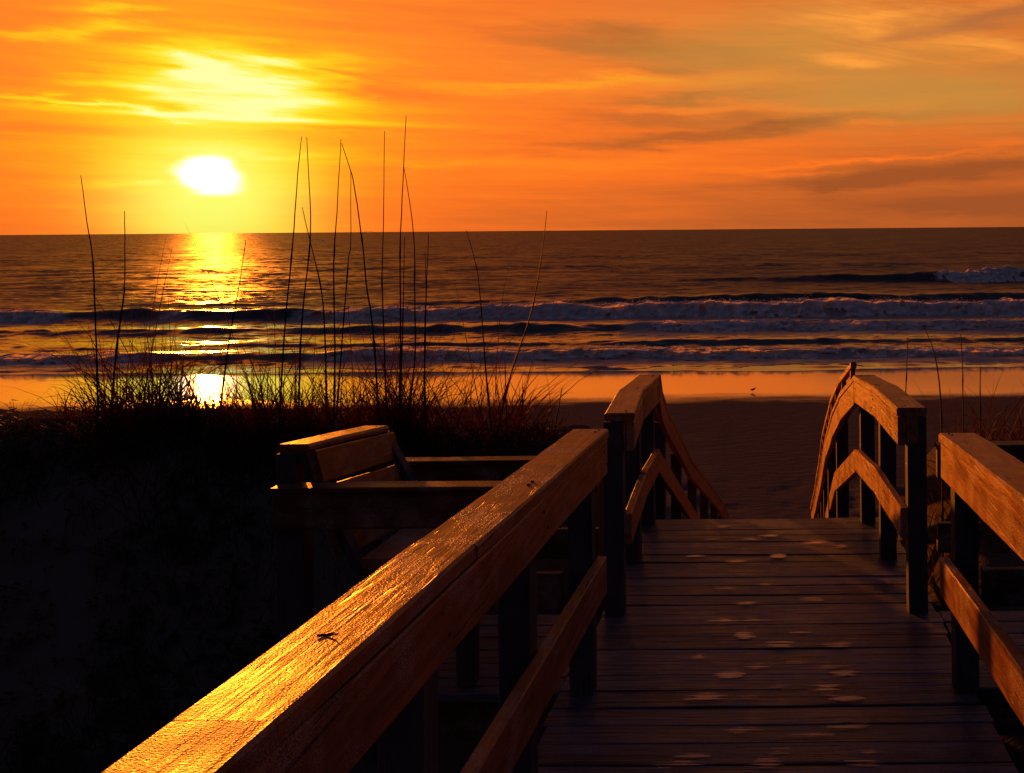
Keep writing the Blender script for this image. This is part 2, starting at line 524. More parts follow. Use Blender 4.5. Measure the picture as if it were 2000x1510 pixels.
# ------------------------------------------------------------------ the ground: beach and dune
CREST_X = np.array([-40, -8, -5.1, -4.0, -3.3, -2.6, -1.9, -1.35, -0.9, 0.9, 1.3, 1.8, 4, 8, 40], float)
CREST_Z = np.array([5.3, 5.2, 5.12, 5.05, 4.95, 4.93, 4.98, 5.02, 4.9, 4.7, 4.82, 4.86, 5.0, 5.1, 5.2], float)


def ground_z(X, Y):
    X, Y = np.asarray(X, float), np.asarray(Y, float)
    beach = 1.3 - 0.048 * (Y - 17.0)
    beach = np.minimum(beach, 2.0)
    zc = np.interp(X, CREST_X, CREST_Z) + 0.10 * vnoise(X * 0.9, X * 0 + 2.2, 3)
    yc = 6.6 + 0.35 * vnoise(X * 0.35, X * 0 + 0.5, 5)
    back = 3.55 + 0.25 * vnoise(X * 0.4, Y * 0.4, 8)
    land = back + (zc - back) * np.exp(-(np.minimum(Y - yc, 0) / 1.75) ** 2)
    sea_side = beach + (zc - beach) * (1 - sstep(0.0, 7.2, Y - yc)) ** 1.15
    z = np.where(Y < yc, land, sea_side)
    z = z + (0.055 * fbm(X * 1.6, Y * 1.6, 4, 11)) * (1 - sstep(13, 20, Y)) + 0.03 * fbm(X * 0.25, Y * 0.5, 2, 21) * sstep(12, 18, Y) * (1 - sstep(26, 30, Y)) + 0.065 * fbm(X * 2.0, Y * 2.0, 3, 23) * sstep(9, 13, Y) * (1 - sstep(16, 23, Y))
    # the walkway runs through a cut in the dune
    floor_ = np.where(Y < 6.2, 3.75, np.maximum(3.75 - 0.40 * (Y - 6.2), beach))
    cut = 1 - sstep(0.85, 1.35, np.abs(X))
    return z + (np.minimum(z, floor_) - z) * cut


def axis(spans):
    out = []
    for a, b, s in spans:
        n = max(1, int(round((b - a) / s)))
        out += [a + (b - a) * i / n for i in range(n)]
    out.append(spans[-1][1])
    return np.array(out)


def grid_faces(nr, nc):
    i = np.arange(nr - 1)[:, None] * nc + np.arange(nc - 1)[None, :]
    return np.stack([i, i + 1, i + nc + 1, i + nc], -1).reshape(-1, 4)


gx = axis([(-420, -60, 20), (-60, -12, 1.5), (-12, -6, 0.25), (-6, 3, 0.09), (3, 8, 0.25), (8, 40, 1.5), (40, 300, 20)])
gy = axis([(-80, -6, 4), (-6, 0.5, 0.5), (0.5, 9.0, 0.09), (9, 20, 0.2), (20, 60, 0.5), (60, 90, 5)])
GX, GY = np.meshgrid(gx, gy)
GZ = ground_z(GX, GY)
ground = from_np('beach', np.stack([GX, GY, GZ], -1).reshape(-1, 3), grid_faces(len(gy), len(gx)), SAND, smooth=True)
tag(ground, 'dark sand dune falling to a flat beach with a strip of mirror wet sand', 'beach', kind='structure')

# ------------------------------------------------------------------ the sea
ux = axis([(-3.2, -0.95, 0.05), (-0.95, 0.42, 0.00215), (0.42, 2.4, 0.05)])
sy = axis([(36, 42, 0.5), (42, 96, 0.22), (96, 150, 0.5), (150, 400, 5)])
sy = np.concatenate([sy, np.geomspace(410, 45000, 60)])
U, SY = np.meshgrid(ux, sy)
SX = U * SY


def lerp_x(x, xs, ys):
    return np.interp(x, xs, ys)


# crest line distance, height, width, then where along it the wave has broken
BREAKERS = [
    dict(name='far', xs=[-14, -6, 8, 20, 32, 60], ys=[124, 121, 118, 116, 116, 118], amp=[0.0, 0.35, 0.8, 1.2, 1.45, 1.3], w=5.0, foam=[(19.5, 60)]),
    dict(name='second', xs=[-60, -24, -10, 5, 25], ys=[86, 86, 85, 85, 86], amp=[0.15, 0.25, 0.55, 0.65, 0.6], w=3.4, foam=[]),
    dict(name='main', xs=[-70, -50, -35, -10, 8, 25], ys=[72, 72.5, 72, 72.5, 72, 73], amp=[0.7, 0.78, 0.72, 0.85, 1.0, 0.9], w=2.6, foam=[(-70, -51.5), (-44.5, -42.5), (-34.5, 30)]),
    dict(name='inner', xs=[-60, -42, -30, -16, -8, 20], ys=[63, 62, 63, 62, 62.5, 62], amp=[0.1, 0.38, 0.30, 0.52, 0.35, 0.45], w=2.2, foam=[(-8.8, 30)]),
    dict(name='low', xs=[-60, -45, -30, -18, -10, 20], ys=[55, 54, 54.5, 54, 54, 54.5], amp=[0.10, 0.14, 0.12, 0.2, 0.2, 0.22], w=1.6, foam=[]),
    dict(name='shore', xs=[-60, -38, -27, -23, -18, 0, 20], ys=[50, 49, 48.6, 48.6, 49, 49.2, 49], amp=[0.18, 0.28, 0.40, 0.26, 0.42, 0.30, 0.26], w=1.5, foam=[(-60, -30), (-22.8, 25)]),
    dict(name='swell', xs=[-200, -60, 0, 60], ys=[170, 168, 166, 168], amp=[0.15, 0.3, 0.5, 0.4], w=7.0, foam=[]),
    dict(name='swell', xs=[-300, -60, 0, 60], ys=[235, 232, 230, 236], amp=[0.4, 0.25, 0.4, 0.4], w=9.0, foam=[]),
]


def ridge(b, X, Y, k):
    y0 = lerp_x(X, b['xs'], b['ys']) + 0.5 * vnoise(X * 0.12, X * 0, 40 + k)
    a = lerp_x(X, b['xs'], b['amp']) * (1 + 0.22 * vnoise(X * 0.25, X * 0, 50 + k) + 0.10 * vnoise(X * 1.1, X * 0, 60 + k))
    tq = (Y - y0) / b['w']
    return a * np.where(tq < 0, np.exp(-(tq / 0.42) ** 2), np.exp(-(tq / 1.5) ** 2)), y0, a


SZ = np.zeros_like(SX)
FO = np.zeros_like(SX)
for k, b in enumerate(BREAKERS):
    h, y0, a = ridge(b, SX, SY, k)
    SZ += h
    for f0, f1 in b['foam']:
        on = sstep(f0 - 0.8, f0 + 0.8, SX) * (1 - sstep(f1 - 0.8, f1 + 0.8, SX))
        FO += on * np.exp(-((SY - y0 + 1.6) / 3.2) ** 2) * 0.55
near = (1 - sstep(95, 150, SY)) * sstep(43, 47, SY)
SZ += near * (0.060 * fbm(SX * 0.28, SY * 0.8, 4, 70) + 0.035 * fbm(SX * 0.9, SY * 2.0, 3, 80))
FO += (1 - sstep(70, 76, SY)) * 0.36 * sstep(45, 48, SY) + 0.10
# thin swash running up the sand
sw = 0.035 * vnoise(SX * 0.06 + 0.35, SX * 0, 90) + 0.022 * vnoise(SX * 0.17, SX * 0, 91) + 0.035 * np.exp(-((SX - 3.5) / 6.0) ** 2)
SZ += (-0.05 + sw) * (1 - sstep(44, 48, SY))
sea = from_np('sea', np.stack([SX, SY, SZ], -1).reshape(-1, 3), grid_faces(len(sy), len(ux)), SEA, smooth=True, attrs={'foam': FO.ravel()})
tag(sea, 'dim rippled ocean with rows of low breaking waves', 'sea', kind='structure')

# ---- foam tumbling down the wave fronts
foam_labels = {'far': 'pale foam on the farthest breaking wave, over the right railing',
               'main': 'long line of white foam on the largest breaking wave',
               'inner': 'low white foam line between the main breaker and the shore break',
               'shore': 'churned foam of the last small wave before the wet sand'}
for k, b in enumerate(BREAKERS):
    if not b['foam']: continue
    vs_, fs_, spray_v, spray_f = [], [], [], []
    base = sb = 0
    for f0, f1 in b['foam']:
        f0c, f1c = max(f0, -66), min(f1, 40)
        xs = np.arange(f0c, f1c, 0.07)
        nv = 17
        vv = np.linspace(0, 1, nv)
        XX, VV = np.meshgrid(xs, vv)
        _, y0, a = ridge(b, XX, XX * 0 + 1e4, k)
        env = sstep(f0, f0 + 1.8, XX) * (1 - sstep(f1 - 1.8, f1, XX))
        ragged = 0.45 + 0.55 * sstep(-0.25, 0.35, fbm(XX * 0.33, XX * 0 + 3, 3, 100 + k))
        fy = y0 - b['w'] * 0.95 * (1 - VV) ** 1.2 + b['w'] * 0.10
        h0, _, _ = ridge(b, XX, fy, k)
        lump = np.abs(fbm(XX * 1.3, fy * 1.5 + VV * 2, 5, 110 + k, 0.6)) * 1.3
        top = np.clip(fbm(XX * 0.9, XX * 0 + 7, 4, 120 + k), 0, 1.6)
        amp = 0.20 + 0.22 * a
        fz = h0 + (lump * 0.26 * amp * np.sin(np.pi * np.clip(VV * 0.9 + 0.1, 0, 1)) + top * amp * 0.55 * VV ** 2) * ragged * env + 0.05 * env - 0.12 * (1 - env) - 0.06 * (1 - VV) ** 3 * 2
        fy = fy - lump * 0.25
        n_ = XX.size
        vs_.append(np.stack([XX, fy, fz], -1).reshape(-1, 3))
        F = grid_faces(nv, len(xs))
        keep = ((fbm(XX * 1.1, VV * b['w'] * 1.3 + 5, 4, 130 + k) + ragged * 1.3 + 0.35 - 0.3 * (1 - VV)) > 0.0).ravel() & (env.ravel() > 0.05)
        F = F[keep[F].sum(1) >= 3]
        fs_.append(F + base); base += n_
        # spray thrown up along the crest
        rq = np.random.default_rng(200 + k)
        ns = int((f1c - f0c) * 14)
        xq = rq.uniform(f0c, f1c, ns)
        xq = xq[fbm(xq * 0.35, xq * 0 + 2, 3, 125 + k) > rq.uniform(-0.3, 0.6, ns)]
        _, yq, aq = ridge(b, xq, xq * 0 + 1e4, k)
        yq = yq + rq.normal(0, 0.25, len(xq))
        zq, _, _ = ridge(b, xq, yq, k)
        zq = zq + 0.08 + np.abs(rq.normal(0, 0.07, len(xq))) * (0.5 + aq)
        rr_ = rq.uniform(0.012, 0.035, len(xq))
        octa = np.array([(1, 0, 0), (-1, 0, 0), (0, 1, 0), (0, -1, 0), (0, 0, 1), (0, 0, -1)], float)
        V8 = np.stack([xq, yq, zq], -1)[:, None, :] + octa[None] * rr_[:, None, None] * np.array([1.6, 1, 1])
        fo4 = np.array([(0, 2, 4, 4), (2, 1, 4, 4), (1, 3, 4, 4), (3, 0, 4, 4), (2, 0, 5, 5), (1, 2, 5, 5), (3, 1, 5, 5), (0, 3, 5, 5)])[:, :3]
        tri = (np.arange(len(xq))[:, None, None] * 6 + fo4[None]).reshape(-1, 3)
        spray_v.append(V8.reshape(-1, 3)); spray_f.append(tri + sb); sb += len(xq) * 6
    o = from_np('breaking_foam', np.concatenate(vs_), np.concatenate(fs_), FOAMM, smooth=True)
    sp = from_np('spray', np.concatenate(spray_v), np.concatenate(spray_f), FOAMM, parent=o)
    sp['kind'] = 'stuff'
    tag(o, foam_labels[b['name']], 'foam', kind='stuff')

# ------------------------------------------------------------------ the boardwalk
RAMP0, RAMP_K = CAM_Z - 1.55, 0.0542


def deck_z(y):
    return RAMP0 - RAMP_K * y


bw = empty('boardwalk', 'weathered grey plank walkway sloping down between the railings to the stairs', 'boardwalk', (0, 3.5, deck_z(3.5)))
y = 0.30
while y < 6.30:
    r = rnd.random
    x0, x1 = -0.785 + rnd.uniform(-0.012, 0.012), 0.785 + rnd.uniform(-0.012, 0.012)
    w = 0.138
    yy, z0, z1 = y + rnd.uniform(-0.002, 0.002), deck_z(y) + rnd.uniform(-0.003, 0.001), deck_z(y) + rnd.uniform(-0.003, 0.001)
    ang = rnd.uniform(-0.004, 0.004)
    bm = beam([(x0, yy - ang, z0), (0, yy + rnd.uniform(-0.002, 0.002), (z0 + z1) / 2 - rnd.uniform(0, 0.003)), (x1, yy + ang, z1)],
              (0, w, -w * RAMP_K + rnd.uniform(-0.004, 0.002)), (0, 0, -0.038), ch=0.003, step=0.2, warp=0.0012, seed=int(y * 999))
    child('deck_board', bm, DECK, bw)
    y += 0.138 + rnd.choice((0.0015, 0.002, 0.003, 0.004, 0.007))
for sx in (-1, 1):
    for k in range(6):
        yk = 3.70 + 0.145 * k
        zz = deck_z(yk) - 0.004
        xa, xb = (-1.98, -0.802) if sx < 0 else (0.802, 1.98)
        bm = beam([(xa, yk, zz), (xb, yk + rnd.uniform(-0.003, 0.003), zz)], (0, 0.138, -0.0075), (0, 0, -0.038), ch=0.005, step=0.2, seed=k * 7 + sx)
        child('deck_board', bm, DECK, bw)
for x in (-0.62, -0.02, 0.58):
    bm = beam([(x, 0.3, deck_z(0.3) - 0.047), (x, 6.26, deck_z(6.26) - 0.047)], (0.04, 0, 0), (0, 0, -0.18), step=0.6)
    child('joist', bm, WOOD_Y, bw)
for sx in (-1, 1):
    for yk in (3.74, 4.48):
        xa, xb = (-1.96, -0.80) if sx < 0 else (0.80, 1.96)
        bm = beam([(xa, yk, deck_z(yk) - 0.058), (xb, yk, deck_z(yk) - 0.058)], (0, 0.04, 0), (0, 0, -0.15), step=0.6)
        child('joist', bm, WOOD_X, bw)
bm = beam([(-0.78, 6.335, deck_z(6.33) - 0.048), (0.78, 6.335, deck_z(6.33) - 0.048)], (0, 0.036, 0), (0, 0, -0.18), step=0.3)
child('end_board', bm, WOOD_X, bw)

# ---- stairs down the sea face of the dune
st = empty('staircase', 'wooden stairs dropping from the deck end to the beach', 'stairs', (0, 6.4, 1.4))
ST_Y0, ST_Z0, RUN, RISE, NST = 6.40, deck_z(6.33) - 0.165, 0.41, 0.165, 20
for k in range(NST):
    for j in range(2):
        yk = ST_Y0 + RUN * k + j * 0.195
        bm = beam([(-0.62 + 0.006 * k, yk, ST_Z0 - RISE * k), (0.60 + 0.006 * k, yk, ST_Z0 - RISE * k)], (0, 0.185, 0), (0, 0, -0.038), step=0.4)
        child('tread', bm, DECK, st)
for x, dx1 in ((-0.58, 0.12), (0.54, 0.12)):
    e = NST * RUN
    bm = beam([(x, ST_Y0, ST_Z0 - 0.045), (x + dx1, ST_Y0 + e, ST_Z0 - 0.045 - NST * RISE)], (0.04, 0, 0), (0, 0, -0.26), step=0.8)
    child('stringer', bm, WOOD_Y, st)


# ------------------------------------------------------------------ railings
def post(parent, x0, y0, ztop, w=0.089, zbot=None, name='post'):
    zb = float(ground_z(x0, y0)) - 0.3 if zbot is None else zbot
    bm = beam([(x0, y0, ztop), (x0, y0, zb)], (w, 0, 0), (0, w, 0), ch=0.004, step=0.3, warp=0.001, seed=int(y0 * 100))
    return child(name, bm, WOOD_Z, parent)


def ext(p, q, y):
    """p-q carried on in a straight line to distance y."""
    k = (y - p.y) / (q.y - p.y)
    return p + (q - p) * k


def along(pts, y):
    for p, q in zip(pts[:-1], pts[1:]):
        if y <= q.y or q is pts[-1]:
            return ext(p, q, y)


CAP_T = 0.038
# near left railing (inner top edge)
l_far, l_near = P(1188, 838, 3.75), P(428, 1510, 1.124)
rl = empty('railing', 'near left railing with frosty sunlit cap board running out of the bottom of the photo', 'railing', (-0.7, 2.2, 5.0), 'railings of the boardwalk')
cuts = [0.42, 1.255, 2.10, 3.75]
for a_, b_ in zip(cuts[:-1], cuts[1:]):
    p, q = ext(l_near, l_far, a_ + (0.002 if a_ > 0.5 else 0)), ext(l_near, l_far, b_ - 0.001)
    lift = 0.002 * rnd.random()
    p.z += lift; q.z += lift * 0.4
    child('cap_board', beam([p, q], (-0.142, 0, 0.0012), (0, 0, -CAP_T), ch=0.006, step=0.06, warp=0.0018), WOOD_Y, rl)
p, q = ext(l_near, l_far, 0.42), ext(l_near, l_far, 3.747)
dn = Vector((-0.003, 0, -CAP_T - 0.001))
child('fascia_board', beam([p + dn, q + dn], (-0.036, 0, 0), (0, 0, -0.134), ch=0.004, step=0.1), WOOD_Y, rl)
m_far, m_near = P(1185, 1086, 3.75), P(930, 1510, 2.06)
child('mid_rail', beam([ext(m_near, m_far, 0.42), m_far], (-0.038, 0, 0), (0, 0, -0.142), ch=0.004, step=0.1), WOOD_Y, rl)
for yk in (3.655, 2.70, 1.86, 0.85):
    a_ = along([m_near, m_far], yk) if yk > 2.06 else ext(m_near, m_far, yk)
    top = ext(l_near, l_far, yk).z - CAP_T - 0.003
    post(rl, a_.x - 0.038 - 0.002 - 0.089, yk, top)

# near right railing
rr_far, rr_mid = P(1834, 845, 3.75), P(2000, 975, 2.468)
rrt = empty('railing', 'near right railing with sunlit orange inner face cut off by the right edge', 'railing', (0.75, 2.2, 5.0), 'railings of the boardwalk')
child('cap_board', beam([ext(rr_mid, rr_far, 0.5), rr_far], (0.145, 0, 0), (0, 0, -CAP_T), ch=0.006, step=0.06, warp=0.0018), WOOD_Y, rrt)
dn = Vector((0.007, 0, -CAP_T - 0.001))
child('fascia_board', beam([ext(rr_mid, rr_far, 0.5) + dn, rr_far + dn + Vector((0, -0.003, 0))], (0.036, 0, 0), (0, 0, -0.134), ch=0.004, step=0.1), WOOD_Y, rrt)
k_far, k_near = P(1836, 1088, 3.75), P(2000, 1317, 2.50)
child('mid_rail', beam([ext(k_near, k_far, 0.5), k_far], (0.038, 0, 0), (0, 0, -0.142), ch=0.004, step=0.1), WOOD_Y, rrt)
for yk in (3.655, 2.42, 1.2):
    a_ = ext(k_near, k_far, yk)
    post(rrt, a_.x + 0.040, yk, ext(rr_mid, rr_far, yk).z - CAP_T - 0.003)

# galvanised nail heads, rusted dark
NAIL = simple('rusty_nail', (0.05, 0.03, 0.02), 0.5, 0.5)


def nail(parent, c, nrm, r=0.0055):
    nrm = Vector(nrm); a = nrm.cross(Vector((0.3, 0.5, 0.8))).normalized(); b = nrm.cross(a)
    bm = bmesh.new()
    lo = [bm.verts.new(Vector(c) - nrm * 0.003 + (a * math.cos(k * 0.785) + b * math.sin(k * 0.785)) * r) for k in range(8)]
    hi = [bm.verts.new(Vector(c) + nrm * 0.0022 + (a * math.cos(k * 0.785) + b * math.sin(k * 0.785)) * r * 0.8) for k in range(8)]
    for k in range(8): bm.faces.new((lo[k], lo[(k + 1) % 8], hi[(k + 1) % 8], hi[k]))
    bm.faces.new(hi)
    child('nail', bm, NAIL, parent)


def nail_rail(o, sgn, p, q, ys, zoff=0.0, lip=0.003):
    for yk in ys:
        for dy in (0.022, 0.066):
            v = ext(p, q, yk + dy)
            nail(o, (v.x + sgn * (0.030 + 0.02 * rnd.random()), v.y, v.z + 0.001), (0, 0, 1))
            nail(o, (v.x + sgn * lip, v.y + rnd.uniform(-.006, .006), v.z - 0.075 - 0.055 * (dy > 0.03)), (-sgn, 0, 0))


nail_rail(rl, -1, l_near, l_far, (3.655, 2.70, 1.86))
nail_rail(rrt, 1, rr_mid, rr_far, (3.655, 2.42), lip=0.007)

# far railings: level over the landing, then down the stairs
Z = lambda *q: [P(*v) for v in q]
FL_TOP = Z((1239, 807, 4.52), (1258, 761, 5.40), (1290, 732, 6.20))
SL_TOP = Z((1290, 732, 6.20), (1295, 765, 6.7), (1307, 801, 7.3), (1336, 861, 8.5), (1353, 897, 9.2), (1406, 967, 12.5), (1423, 1003, 14.4))
FR_TOP = Z((1752, 797, 4.52), (1705, 754, 5.40), (1666, 733, 6.20))
SR_TOP = Z((1666, 733, 6.20), (1640, 766, 6.7), (1624, 803, 7.3), (1609, 861, 8.5), (1604, 897, 9.2), (1592, 967, 12.5), (1584, 1003, 14.4))
FL_MID = Z((1233, 1004, 4.52), (1262, 925, 5.40), (1288, 877, 6.20))
SL_MID = Z((1288, 877, 6.20), (1319, 931, 7.5), (1369, 1015, 10.2))
FR_MID = Z((1758, 993, 4.52), (1707, 912, 5.40), (1670, 877, 6.20))
SR_MID = Z((1670, 877, 6.20), (1629, 922, 7.5), (1610, 1012, 10.2))
SL_MID.append(ext(SL_MID[1], SL_MID[2], 14.3)); SR_MID.append(ext(SR_MID[1], SR_MID[2], 14.3))
SL_MID[-1].x = SL_TOP[-1].x; SR_MID[-1].x = SR_TOP[-1].x
SL_MID[-1].z = SL_TOP[-1].z - 0.45; SR_MID[-1].z = SR_TOP[-1].z - 0.45


def far_railing(lab, sgn, top, stop, mid, smid, loc):
    o = empty('railing', lab, 'railing', loc, 'railings of the boardwalk')
    for i in (0, 1):
        p, q = top[i], top[i + 1]
        gap = Vector((0, 0.0015, 0))
        child('cap_board', beam([p + gap, q - gap], (sgn * 0.14, 0, 0), (0, 0, -CAP_T), ch=0.006, step=0.06, warp=0.0015), WOOD_Y, o)
        dn = Vector((sgn * 0.003, 0, -CAP_T - 0.001))
        child('fascia_board', beam([p + dn + gap, q + dn - gap], (sgn * 0.036, 0, 0), (0, 0, -0.134), ch=0.004, step=0.1), WOOD_Y, o)
        child('mid_rail', beam([mid[i] + gap, mid[i + 1] - gap], (sgn * 0.037, 0, 0), (0, 0, -0.142), ch=0.004, step=0.1), WOOD_Y, o)
    s2 = [v + Vector((0, 0.003, 0)) if i == 0 else v for i, v in enumerate(stop)]
    child('stair_cap', beam(s2, (sgn * 0.14, 0, 0), (0, 0, -CAP_T - 0.003), ch=0.005, step=0.15), WOOD_Y, o)
    dn = Vector((sgn * 0.003, 0, -CAP_T - 0.004))
    child('stair_fascia', beam([v + dn for v in s2], (sgn * 0.036, 0, 0), (0, 0, -0.15), ch=0.004, step=0.15), WOOD_Y, o)
    m2 = [v + Vector((0, 0.003, 0)) if i == 0 else v for i, v in enumerate(smid)]
    child('stair_mid_rail', beam(m2, (sgn * 0.037, 0, 0), (0, 0, -0.15), ch=0.004, step=0.15), WOOD_Y, o)
    for yk in (4.525, 5.42, 6.22):
        xk = along(mid, min(yk, 6.2)).x
        xk = xk + sgn * 0.039 - (0.089 if sgn < 0 else 0)
        post(o, xk, yk, along(top, min(yk, 6.2)).z - CAP_T - 0.004)
    for yk in (7.35, 8.6, 9.9, 11.2, 12.6, 14.0):
        xk = along(stop, yk).x + sgn * 0.041 - (0.089 if sgn < 0 else 0)
        post(o, xk, yk, along(stop, yk + 0.09).z - CAP_T - 0.008)
    return o


fll = far_railing('left railing of the landing, bending down the stairs, dull brown inner face', -1, FL_TOP, SL_TOP, FL_MID, SL_MID, (-0.72, 6.0, 4.6))
frr = far_railing('right railing of the landing and stairs, bright orange where the sun hits it', 1, FR_TOP, SR_TOP, FR_MID, SR_MID, (0.65, 6.0, 4.6))
nail_rail(fll, -1, FL_TOP[0], FL_TOP[1], (4.53,)); nail_rail(fll, -1, FL_TOP[1], FL_TOP[2], (5.42, 6.09))
nail_rail(frr, 1, FR_TOP[0], FR_TOP[1], (4.53,)); nail_rail(frr, 1, FR_TOP[1], FR_TOP[2], (5.42, 6.09))
# grab rail on little blocks over the right stair rail
hr = [v + Vector((-0.012, 0.01, 0.085)) for v in SR_TOP]
child('grab_rail', beam(hr, (0.038, 0, 0), (0, 0, -0.042), ch=0.006, step=0.15), WOOD_Y, frr)
yk = 6.24
while yk < 14.2:
    v = along(SR_TOP, yk)
    child('spacer_block', beam([(v.x - 0.006, yk, v.z + 0.048), (v.x - 0.006, yk + 0.05, v.z + 0.028)], (0.03, 0, 0), (0, 0, -0.05), ch=0.003, step=0.1), WOOD_Y, frr)
    yk += 0.34
# stub block nailed between the near landing post and the fascia
for sgn, top, o in ((1, FR_TOP, frr),):
    v = top[0]
    child('end_block', beam([(v.x + 0.042, v.y + 0.004, v.z - CAP_T - 0.003), (v.x + 0.042, v.y + 0.06, v.z - CAP_T - 0.003)], (0.055, 0, 0), (0, 0, -0.13), step=0.1), WOOD_Y, o)

# ------------------------------------------------------------------ bench alcoves
def cross_rail(lab, sgn, d, ytop, ymid, x_in, x_out, x_mid=None):
    zt, zm = P(1495, ytop, d).z, P(1495, ymid, d).z
    o = empty('alcove_railing', lab, 'railing', (sgn * 1.3, d, 3.8), 'low railings of the bench alcoves')
    xa, xb = sorted((sgn * x_in, sgn * x_out))
    child('cap_board', beam([(xa, d - 0.02, zt), (xb, d - 0.02, zt)], (0, 0.09, 0), (0, 0, -0.02), ch=0.004, step=0.1), WOOD_X, o)
    child('fascia_board', beam([(xa, d, zt - 0.0215), (xb, d, zt - 0.0215)], (0, 0.037, 0), (0, 0, -0.14), ch=0.004, step=0.15), WOOD_X, o)
    xa, xb = sorted((sgn * x_in, sgn * (x_mid or x_out)))
    child('mid_rail', beam([(xa, d, zm), (xb, d, zm)], (0, 0.037, 0), (0, 0, -0.14), ch=0.004, step=0.15), WOOD_X, o)
    px_ = sgn * x_out - (0.09 if sgn > 0 else 0)
    post(o, px_, d + 0.040, zt - 0.023)
    return o


cross_rail('low rail at the near end of the left bench, under the bench back', -1, 3.62, 944, 1119, 0.77, 1.84, 1.12)
cross_rail('low rail at the far end of the left bench, in front of the grass', -1, 4.58, 893, 1032, 0.80, 1.75)
cross_rail('low rail on the right half hidden by the near right railing post', 1, 3.62, 950, 1117, 0.80, 2.3)
cross_rail('low rail behind the near right railing with right-hand grass behind it', 1, 4.58, 870, 1026, 0.80, 2.3)

bench = empty('bench', 'slatted wooden bench in the left alcove with a broad sunlit top board', 'bench', (-1.6, 4.1, deck_z(4.1)), None)
n0, n1 = 3.70, 4.50


def slat(name, near, far, w, h, ch=0.005):
    return child(name, beam([P(*near), P(*far)], w, h, ch=ch, step=0.08, warp=0.0015), WOOD_Y, bench)


slat('top_board', (604, 868, n0), (760, 831, n1), (-0.125, 0, 0), (0, 0, -0.032), 0.010)
slat('back_slat', (616, 878, n0 - 0.02), (770, 843, n1 + 0.03), (-0.036, 0, -0.008), (0.031, 0, -0.124))
slat('back_slat', (639, 949, n0 + 0.02), (783, 905, n1), (-0.036, 0, -0.008), (0.031, 0, -0.124))
slat('back_slat', (656, 1021, n0 + 0.02), (796, 969, n1), (-0.036, 0, -0.008), (0.034, 0, -0.124))
sz = P(692, 1092, n0).z
for k in range(3):
    x0 = -1.555 + 0.147 * k
    child('seat_slat', beam([(x0, n0, sz), (x0, n1, sz - 0.03)], (0.138, 0, 0), (0, 0, -0.036), ch=0.005, step=0.1), WOOD_Y, bench)
for yk in (n0 - 0.03, n1 - 0.06):
    tp = along([P(604, 868, n0), P(760, 831, n1)], yk)
    # leaning back support and its upright
    child('back_support', beam([(tp.x - 0.115, yk, tp.z - 0.034), (tp.x - 0.115, yk, float(ground_z(-1.8, yk)) - 0.2)], (0.07, 0, 0), (0, 0.085, 0), step=0.3), WOOD_Z, bench)
    child('back_brace', beam([(tp.x - 0.04, yk + 0.01, tp.z - 0.036), (tp.x + 0.17, yk + 0.01, sz - 0.05)], (0.035, 0, 0), (0, 0.07, 0), step=0.3), WOOD_Z, bench)
    child('seat_support', beam([(-1.56, yk + 0.02, sz - 0.04), (-1.115, yk + 0.02, sz - 0.04)], (0, 0.04, 0), (0, 0, -0.09), step=0.3), WOOD_X, bench)
    child('leg', beam([(-1.20, yk + 0.064, sz - 0.04), (-1.20, yk + 0.064, deck_z(yk))], (0.07, 0, 0), (0, 0.07, 0), step=0.3), WOOD_Z, bench)

# ------------------------------------------------------------------ sea oats
def tube(pts, radii, bm, n=5):
    rings = []
    for i, p in enumerate(pts):
        d = (pts[min(i + 1, len(pts) - 1)] - pts[max(i - 1, 0)])
        d.normalize()
        s = d.cross(Vector((0.3, 1, 0.1))); s.normalize()
        u = s.cross(d)
        rings.append([bm.verts.new(p + (s * math.cos(6.2832 * k / n) + u * math.sin(6.2832 * k / n)) * radii[i]) for k in range(n)])
    for a, b in zip(rings[:-1], rings[1:]):
        for k in range(n):
            bm.faces.new((a[k], a[(k + 1) % n], b[(k + 1) % n], b[k]))
    bm.faces.new(rings[0]); bm.faces.new(rings[-1][::-1])


def smooth_line(pts, m=4):
    out = []
    for i in range(len(pts) - 1):
        p0, p1, p2, p3 = pts[max(i - 1, 0)], pts[i], pts[i + 1], pts[min(i + 2, len(pts) - 1)]
        for k in range(m):
            q = k / m
            out.append(0.5 * ((2 * p1) + (p2 - p0) * q + (2 * p0 - 5 * p1 + 4 * p2 - p3) * q * q + (3 * p1 - p0 - 3 * p2 + p3) * q ** 3))
    out.append(pts[-1].copy())
    return out


def blade(bm, base, tip_dir, length, droop, width=0.006, n=6):
    """A grass leaf: a narrow folded ribbon arching over."""
    d = Vector(tip_dir); d.normalize()
    side = d.cross(Vector((0, 0, 1)));
    side = side.normalized() if side.length > 1e-4 else Vector((1, 0, 0))
    p, rows = Vector(base), []
    for i in range(n + 1):
        f = i / n
        wv = width * (1 - f) ** 0.7 + 0.0005
        rows.append((bm.verts.new(p - side * wv / 2), bm.verts.new(p + Vector((0, 0, -wv * 0.25))), bm.verts.new(p + side * wv / 2)))
        d = (d + Vector((0, 0, -droop / n)) + Vector((d.x, d.y, 0)) * droop * 0.3 / n).normalized()
        p = p + d * length / n
    for a, b in zip(rows[:-1], rows[1:]):
        bm.faces.new((a[0], a[1], b[1], b[0])); bm.faces.new((a[1], a[2], b[2], b[1]))


